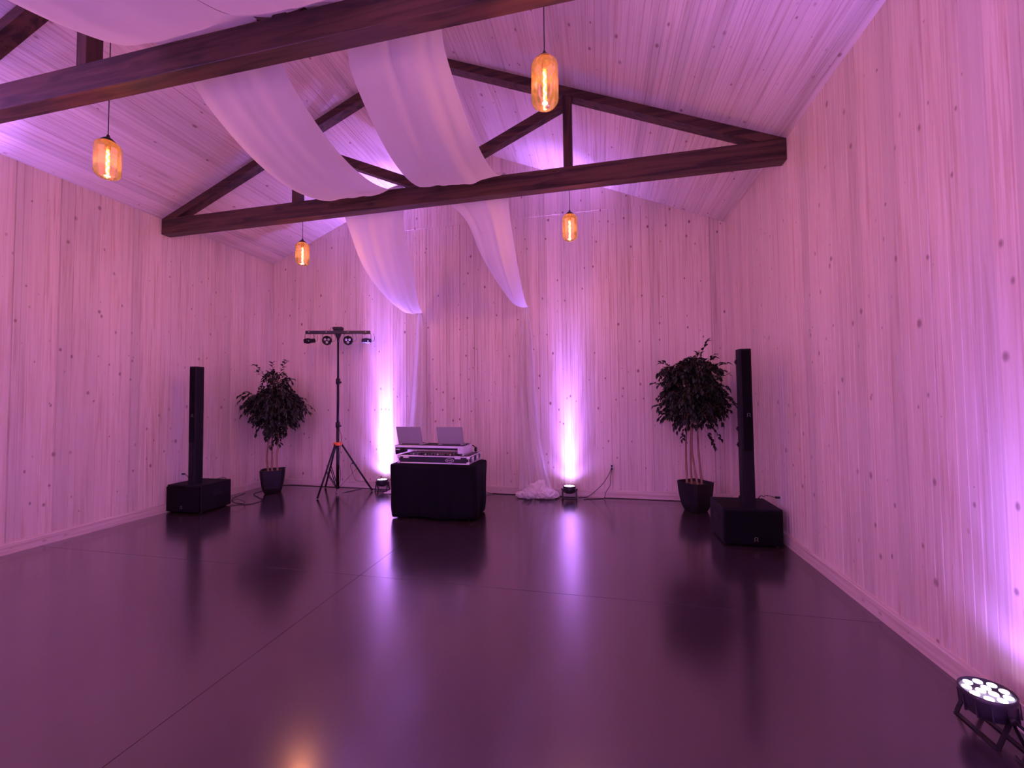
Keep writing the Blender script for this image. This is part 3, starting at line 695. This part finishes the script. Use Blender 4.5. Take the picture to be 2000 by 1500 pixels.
tag(m.build('power_cable', RUBBER), 'thin black power cable hanging down the pole of the tripod light stand', 'cable')

# ------------------------------------------------------------------ draped table
TX0, TX1, TY0, TY1, TZ = -2.86, -1.63, 5.15, 5.77, .742
t = thing('folding_table', 'folding table under a fitted black cloth, behind which the laptops are used', 'table', ((TX0+TX1)/2, (TY0+TY1)/2, 0))
W2, D2 = (TX1-TX0)/2, (TY1-TY0)/2
m = MB(); m.box((0, 0, TZ-.025), (2*W2-.12, 2*D2-.10, .04), bev=.008); m.build('tabletop', WHITEP, t)
for sx in (-1, 1):
    for sy in (-1, 1):
        m = MB(); m.tube([(sx*(W2-.12), sy*(D2-.1), TZ-.04), (sx*(W2-.10), sy*(D2-.07), .0)], .012, 8); m.build('leg', BLACKM, t)
def table_cloth():
    mb = MB(); N = 180; rows = []
    cx, cy = (TX0+TX1)/2, (TY0+TY1)/2
    def per(s, ex, r=.05):
        # rounded rectangle perimeter
        a, b = W2+ex, D2+ex; c = 2*PI*s; co, si = math.cos(c), math.sin(c); p = 14.0
        k = (abs(co/1.0)**p + abs(si/1.0)**p)**(-1/p); return Vector((a*co*k, b*si*k, 0)), Vector((co, si, 0))
    zs = [TZ+.006, TZ+.006, TZ+.002, TZ-.012, TZ-.05, TZ-.12, TZ-.22, TZ-.34, TZ-.46, TZ-.56, TZ-.64, TZ-.70, .02]
    ex = [-.10, -.015, .002, .010, .012, .014, .018, .022, .020, .012, .0, -.010, -.018]
    for z, e in zip(zs, ex):
        r = []
        for k in range(N):
            p, d = per(k/N, e); dn = (TZ-z)/TZ
            f = (math.sin(k*.28)+.6*math.sin(k*.62+1)+.4*math.sin(k*1.13))*.012*dn
            cor = (abs(math.cos(2*PI*k/N)*math.sin(2*PI*k/N))*2)**6
            zz = z + (.012*math.sin(k*.21)+.012)*(1 if z < .03 else 0)
            r.append((cx+p.x+d.x*(f-.03*cor*math.sin(dn*PI)**2), cy+p.y+d.y*(f-.03*cor*math.sin(dn*PI)**2), zz if z < TZ-.1 else z))
        rows.append(r)
    mb.add([v for r in rows for v in r], [(j*N+i, (j+1)*N+i, (j+1)*N+(i+1) % N, j*N+(i+1) % N) for j in range(len(rows)-1) for i in range(N)] + [tuple(range(N))], True)
    o = mb.build('tablecloth', CLOTHB); md = o.modifiers.new('th', 'SOLIDIFY'); md.thickness = .003; md.offset = -1
    return tag(o, 'plain black cloth draped over the table down to the floor', 'tablecloth')
table_cloth()
# flight case with controller, sliding platform and laptops
CX0, CX1, CY0, CY1, CZ = -2.745, -1.715, 5.20, 5.70, TZ+.012
cw, cdp, chh = CX1-CX0, CY1-CY0, .115
t = thing('flight_case', 'black and silver flight case base lying on the black covered table', 'flight case', ((CX0+CX1)/2, (CY0+CY1)/2, CZ), math.radians(-1.2))
m = MB()
for s in (-1, 1):
    m.box((0, s*(cdp/2-.006), chh/2), (cw-.01, .01, chh-.01)); m.box((s*(cw/2-.006), 0, chh/2), (.01, cdp-.01, chh-.01))
m.box((0, 0, .012), (cw-.01, cdp-.01, .012)); m.build('body', BLACKP, t)
m = MB()
for z in (.0115, chh-.010):
    for s in (-1, 1):
        m.box((0, s*(cdp/2), z), (cw, .008, .017), bev=.002); m.box((s*(cw/2), 0, z), (.008, cdp, .017), bev=.002)
for sx in (-1, 1):
    for sy in (-1, 1): m.box((sx*(cw/2), sy*cdp/2, chh/2), (.010, .010, chh-.01), bev=.002)
m.build('edge_trim', SILVER, t, 'silver aluminium edging')
for sx in (-1, 1):
    for sy in (-1, 1):
        for z in (.02, chh-.02):
            m = MB(); m.box((sx*(cw/2-.006), sy*(cdp/2-.006), z), (.045, .045, .036), bev=.008, seg=2); m.build('corner_guard', SILVER, t)
for x in (-.40, .36):
    m = MB(); m.box((x, -cdp/2-.006, chh-.018), (.085, .008, .042), bev=.002); m.box((x, -cdp/2-.010, chh-.022), (.05, .004, .02), bev=.001); m.build('latch', SILVER, t)
for y in (-.10, .10):
    m = MB(); m.box((cw/2+.006, y, chh/2), (.008, .09, .07), bev=.002); m.tube([(cw/2+.012, y-.03, chh*.35), (cw/2+.016, y, chh*.32), (cw/2+.012, y+.03, chh*.35)], .005, 6); m.build('latch', SILVER, t)
bg = MB()
def ell(a, b, r, z): return [(.245+a*math.cos(2*PI*k/28), -cdp/2-.007, z+b*math.sin(2*PI*k/28)) for k in range(29)]
bg.tube(ell(.058, .024, 0, chh*.5-.002), .0028, 5, False)
for k in range(7): bg.box((.245-.033+.011*k, -cdp/2-.006, chh*.5-.002), (.0075, .003, .009 if k % 2 else .011), bev=.001)
bg.build('badge', WHITEP, t, 'oval white outlined badge')
ctl = thing('dj_controller', 'dark mixing controller with knobs inside the flight case under the sliding shelf', 'DJ controller', ((CX0+CX1)/2, (CY0+CY1)/2, CZ+.019), math.radians(-1.2))
m = MB(); m.box((0, 0, .055), (cw-.06, cdp-.06, .07), bev=.006); m.build('body', BLACKP, ctl)
rr = random.Random(3)
for i in range(14):
    x = -cw/2+.12+i*(cw-.24)/13
    m = MB(); m.lathe([(.010, .090), (.011, .094), (.009, .110), (.0005, .112)], 10, Matrix.Translation((x, -.17+rr.uniform(-.01, .02), 0))); m.build('knob', WHITEP if i % 3 == 1 else GREYP if i % 3 else BLACKM, ctl)
for x in (-.28, .28):
    m = MB(); m.lathe([(.085, .09), (.085, .098), (.02, .101), (.0005, .102)], 30, Matrix.Translation((x, .02, 0))); m.build('jog_wheel', GREYP, ctl)
for i in range(5):
    m = MB(); m.box((-.08+i*.04, -.1, .094), (.012, .022, .012), bev=.002); m.build('fader', SILVER, ctl)
# the sliding shelf
PX0, PX1, PY0, PY1, PZ = -2.815, -1.795, 5.215, 5.575, 1.003
pc = ((PX0+PX1)/2, (PY0+PY1)/2); pw, pd = PX1-PX0, PY1-PY0
t = thing('laptop_shelf', 'black sliding shelf with silver edges raised above the case, holding two laptops', 'laptop shelf', (pc[0], pc[1], CZ+chh), math.radians(-1.2))
pz = PZ-CZ-chh
m = MB(); m.box((0, 0, pz-.016), (pw-.012, pd-.012, .026)); m.build('board', BLACKP, t)
m = MB()
for s in (-1, 1): m.box((0, s*(pd/2-.002), pz-.016), (pw, .008, .030), bev=.002); m.box((s*(pw/2-.002), 0, pz-.016), (.008, pd, .030), bev=.002)
m.build('edge_trim', SILVER, t, 'silver aluminium edging')
for s in (-1, 1):
    m = MB(); m.box((s*(pw/2-.008), 0, (pz-.03)/2+.001), (.012, pd-.03, pz-.032)); m.box((s*(pw/2-.045), -pd/2+.012, pz-.068), (.08, .012, .070)); sp_ = m.build('side_panel', BLACKP if s < 0 else SILVER, t)
    m = MB(); m.box((s*(pw/2-.045), -pd/2+.004, pz-.060), (.062, .006, .010), bev=.002); m.build('handle', SILVER, sp_)
m = MB(); m.box((.04, -pd/2+.02, pz-.045), (pw-.2, .012, .030)); m.build('front_rail', BLACKP, t)
def laptop(x, y, rz, w, label):
    t = thing('laptop', label, 'laptop', (x, y, PZ+.0005), rz, 'open silver laptops on the sliding shelf')
    m = MB(); m.box((0, .125, .008), (w, .25, .014), bev=.004); b = m.build('base', LAPTOP, t)
    m = MB(); m.box((0, .115, .0155), (w-.06, .11, .002)); m.build('keyboard', BLACKP, b)
    an = math.radians(18)
    Rm = Matrix.Translation((0, 0, .016)) @ Matrix.Rotation(an, 4, 'X')
    m = MB(); m.box((0, 0, 0), (w, .008, .255), Rm @ Matrix.Translation((0, 0, .1275)), .003); l = m.build('lid', LAPTOP, t, 'plain silver lid seen from behind')
    m = MB(); m.box((0, 0, 0), (w-.02, .001, .235), Rm @ Matrix.Translation((0, .0045, .1275))); m.build('screen', SCREEN, l)
    m = MB(); m.tube([(-w*.35, .0, .013), (w*.35, .0, .013)], .006, 8); m.build('hinge', BLACKP, t)
laptop(-2.605, 5.285, math.radians(-2), .375, 'open silver laptop, left of the two, tilted back on the sliding shelf')
laptop(-2.003, 5.285, math.radians(1), .375, 'open silver laptop, right of the two, tilted back on the sliding shelf')
# small things around the laptops
m = MB(); m.tube(smooth_path([(-2.40, 5.33, PZ+.006), (-2.33, 5.29, PZ+.012), (-2.27, 5.31, PZ+.02), (-2.24, 5.36, PZ+.006)], 6), .006, 6)
tag(m.build('usb_cable', RUBBER), 'short black cable looped on the shelf between the two laptops', 'cable')
t = thing('headphones', 'black headphones lying at the right rear of the flight case beside the shelf', 'headphones', (-1.83, 5.635, CZ+chh+.003), math.radians(0))
m = MB(); m.tube([(.0+.07*math.cos(a), .0, .035+.06*math.sin(a)) for a in [PI*k/12 for k in range(13)]], .008, 8); m.build('headband', BLACKP, t)
for s in (-1, 1):
    m = MB(); m.lathe([(.028, -.014), (.036, -.006), (.036, .010), (.024, .016)], 16, Matrix.Translation((s*.07, 0, .037)) @ Matrix.Rotation(PI/2, 4, 'Y')); m.build('ear_cup', BLACKP, t)
t = thing('wireless_microphone', 'small dark microphone lying on the right end of the laptop shelf', 'microphone', (-1.801, 5.345, PZ+.0005), math.radians(-90))
m = MB(); m.tube([(-.05, 0, .0125), (.07, 0, .0125)], [.011, .011], 10); m.build('handle', BLACKP, t)
m = MB(); m.lathe([(.010, 0), (.014, .010), (.014, .026), (.009, .036), (.0005, .038)], 12, Matrix.Translation((.068, 0, .0145)) @ Matrix.Rotation(PI/2, 4, 'Y')); m.build('grille_head', GREYP, t)

# ------------------------------------------------------------------ wall outlets and cables
def outlet(x, y, z, n, label):
    t = thing('wall_outlet', label, 'outlet', (x, y, z), math.atan2(n[1], n[0])+PI/2, 'white wall outlets')
    m = MB(); m.box((0, -.003, 0), (.075, .006, .118), bev=.002); pl = m.build('cover_plate', WHITEP, t)
    for s in (-1, 1):
        m = MB(); m.lathe([(.016, 0), (.015, .003), (.0005, .0035)], 14, Matrix.Translation((0, -.006, s*.024)) @ Matrix.Rotation(PI/2, 4, 'X')); m.build('socket', WHITEP, t)
    return t
outlet(.184, D, .50, (0, -1), 'white wall outlet with two plugs, low on the back wall right of the uplight')
outlet(-4.52, D, .45, (0, -1), 'white wall outlet low on the back wall seen between the legs of the light stand')
outlet(XL, 5.08, .50, (1, 0), 'white wall outlet above the left subwoofer')
outlet(XR, 5.15, .46, (-1, 0), 'white wall outlet beside the right subwoofer')
def cable(pts, label, r=.0045, plug=None, n=8):
    t = thing('power_cable', label, 'cable', tuple(pts[0]))
    o = Vector(pts[0]); P = smooth_path([Vector(p)-o for p in pts], n)
    m = MB(); m.tube(P, r, 6); m.build('cord', RUBBER, t)
    if plug:
        d = Vector(plug); m = MB(); m.bar((0, 0, 0), d*.05, .026, .022, (0, 0, 1) if abs(d.z) < .5 else (1, 0, 0), .004); m.build('plug', RUBBER, t)
    return t
yw = D-BBT-.012
cable([(.184, D-.062, .525), (.15, yw-.02, .42), (.04, yw-.02, .24), (-.12, yw-.02, .08), (-.22, yw-.01, .012), (-.30, yw-.02, .006), (-.36, 6.77, .006)], 'black power cable running from the outlet down to the right uplight', plug=(0, 1, 0))
cable([(.184, D-.062, .476), (.165, yw-.04, .36), (.15, yw-.04, .22), (.08, yw-.04, .10), (.05, yw-.05, .012), (-.06, yw-.09, .006), (-.20, yw-.14, .006), (-.27, yw-.18, .006)], 'black power cable hanging beside the longer one from the same back wall outlet', plug=(0, 1, 0))
cable([(.06, yw-.01, .006), (.2, yw-.005, .006), (.5, yw, .006), (1.0, yw-.01, .006), (1.6, yw-.02, .006), (1.85, yw-.25, .006), (1.93, 6.1, .006), (1.94, 5.6, .006)], 'black cable along the foot of the back wall, from uplight to right corner')
cable([(-1.45, yw-.02, .006), (-1.75, yw-.02, .006), (-1.85, yw-.04, .012), (-1.95, yw-.06, .05), (-2.05, yw-.10, .16), (-2.15, yw-.15, .03), (-2.3, yw-.3, .006), (-2.3, 6.0, .006)], 'black cable arching on the floor at the right side of the covered table')
cable([(-.62, yw-.03, .006), (-.8, yw-.01, .006), (-1.2, yw-.005, .006), (-1.6, yw-.03, .006), (-1.82, yw-.01, .006)], 'black cable on the floor passing behind the crumpled fabric heap', r=.006)
cable([(-4.52, D-.062, .46), (-4.56, yw-.03, .42), (-4.52, yw-.03, .30), (-4.46, yw-.02, .16), (-4.38, yw-.02, .13), (-4.27, yw-.02, .13), (-4.18, yw-.03, .05), (-4.10, yw-.03, .008), (-4.00, 6.76, .006)], 'thin black cable dropping in steps from the outlet behind the light stand', r=.0035, plug=(0, 1, 0))
cable([(-5.70, 5.32, .008), (-5.60, 5.40, .006), (-5.45, 5.46, .006), (-5.46, 5.70, .006), (-5.70, 5.86, .006), (-5.98, 6.06, .006), (-6.02, 6.35, .006), (-6.1, 6.6, .006), (-5.9, yw-.01, .006), (-5.2, yw, .006), (-4.6, yw-.01, .006), (-4.1, yw-.01, .006)], 'black cable curling on the floor from left subwoofer to behind the left tree')
cable([(-5.70, 5.28, .05), (-5.60, 5.34, .10), (-5.53, 5.42, .05), (-5.60, 5.46, .006), (-5.8, 5.5, .006), (-6.05, 5.7, .006), (-6.2, 6.1, .006)], 'second black cable looping out of the rear of the left subwoofer', r=.0035)
cable([(XL+.056, 5.08, .525), (XL+.10, 5.08, .50), (XL+.13, 5.12, .44), (-6.15, 5.2, .418), (-6.02, 5.2, .43), (-5.93, 5.3, .42), (-5.85, 5.375, .42), (-5.85, 5.40, .30)], 'black power cable from the left wall outlet over the left subwoofer', r=.004, plug=(-1, 0, 0))
cable([(XR-.056, 5.15, .485), (XR-.13, 5.17, .50), (XR-.16, 5.2, .48), (XR-.12, 5.4, .44), (XR-.20, 5.45, .30)], 'black power cable plugged into the outlet by the right subwoofer', r=.004, plug=(1, 0, 0))
cable([(1.86, 2.38, .12), (1.87, 2.30, .10), (1.86, 2.2, .02), (1.84, 2.0, .008), (1.83, 1.6, .007), (1.85, .9, .007)], 'black cable trailing along the right wall from the large near uplight', r=.007)
cable([(1.81, 2.31, .010), (1.80, 2.24, .006), (1.80, 2.15, .006), (1.76, 1.8, .006), (1.72, 1.2, .006)], 'thin black cable on the floor just in front of the large near uplight', r=.004)
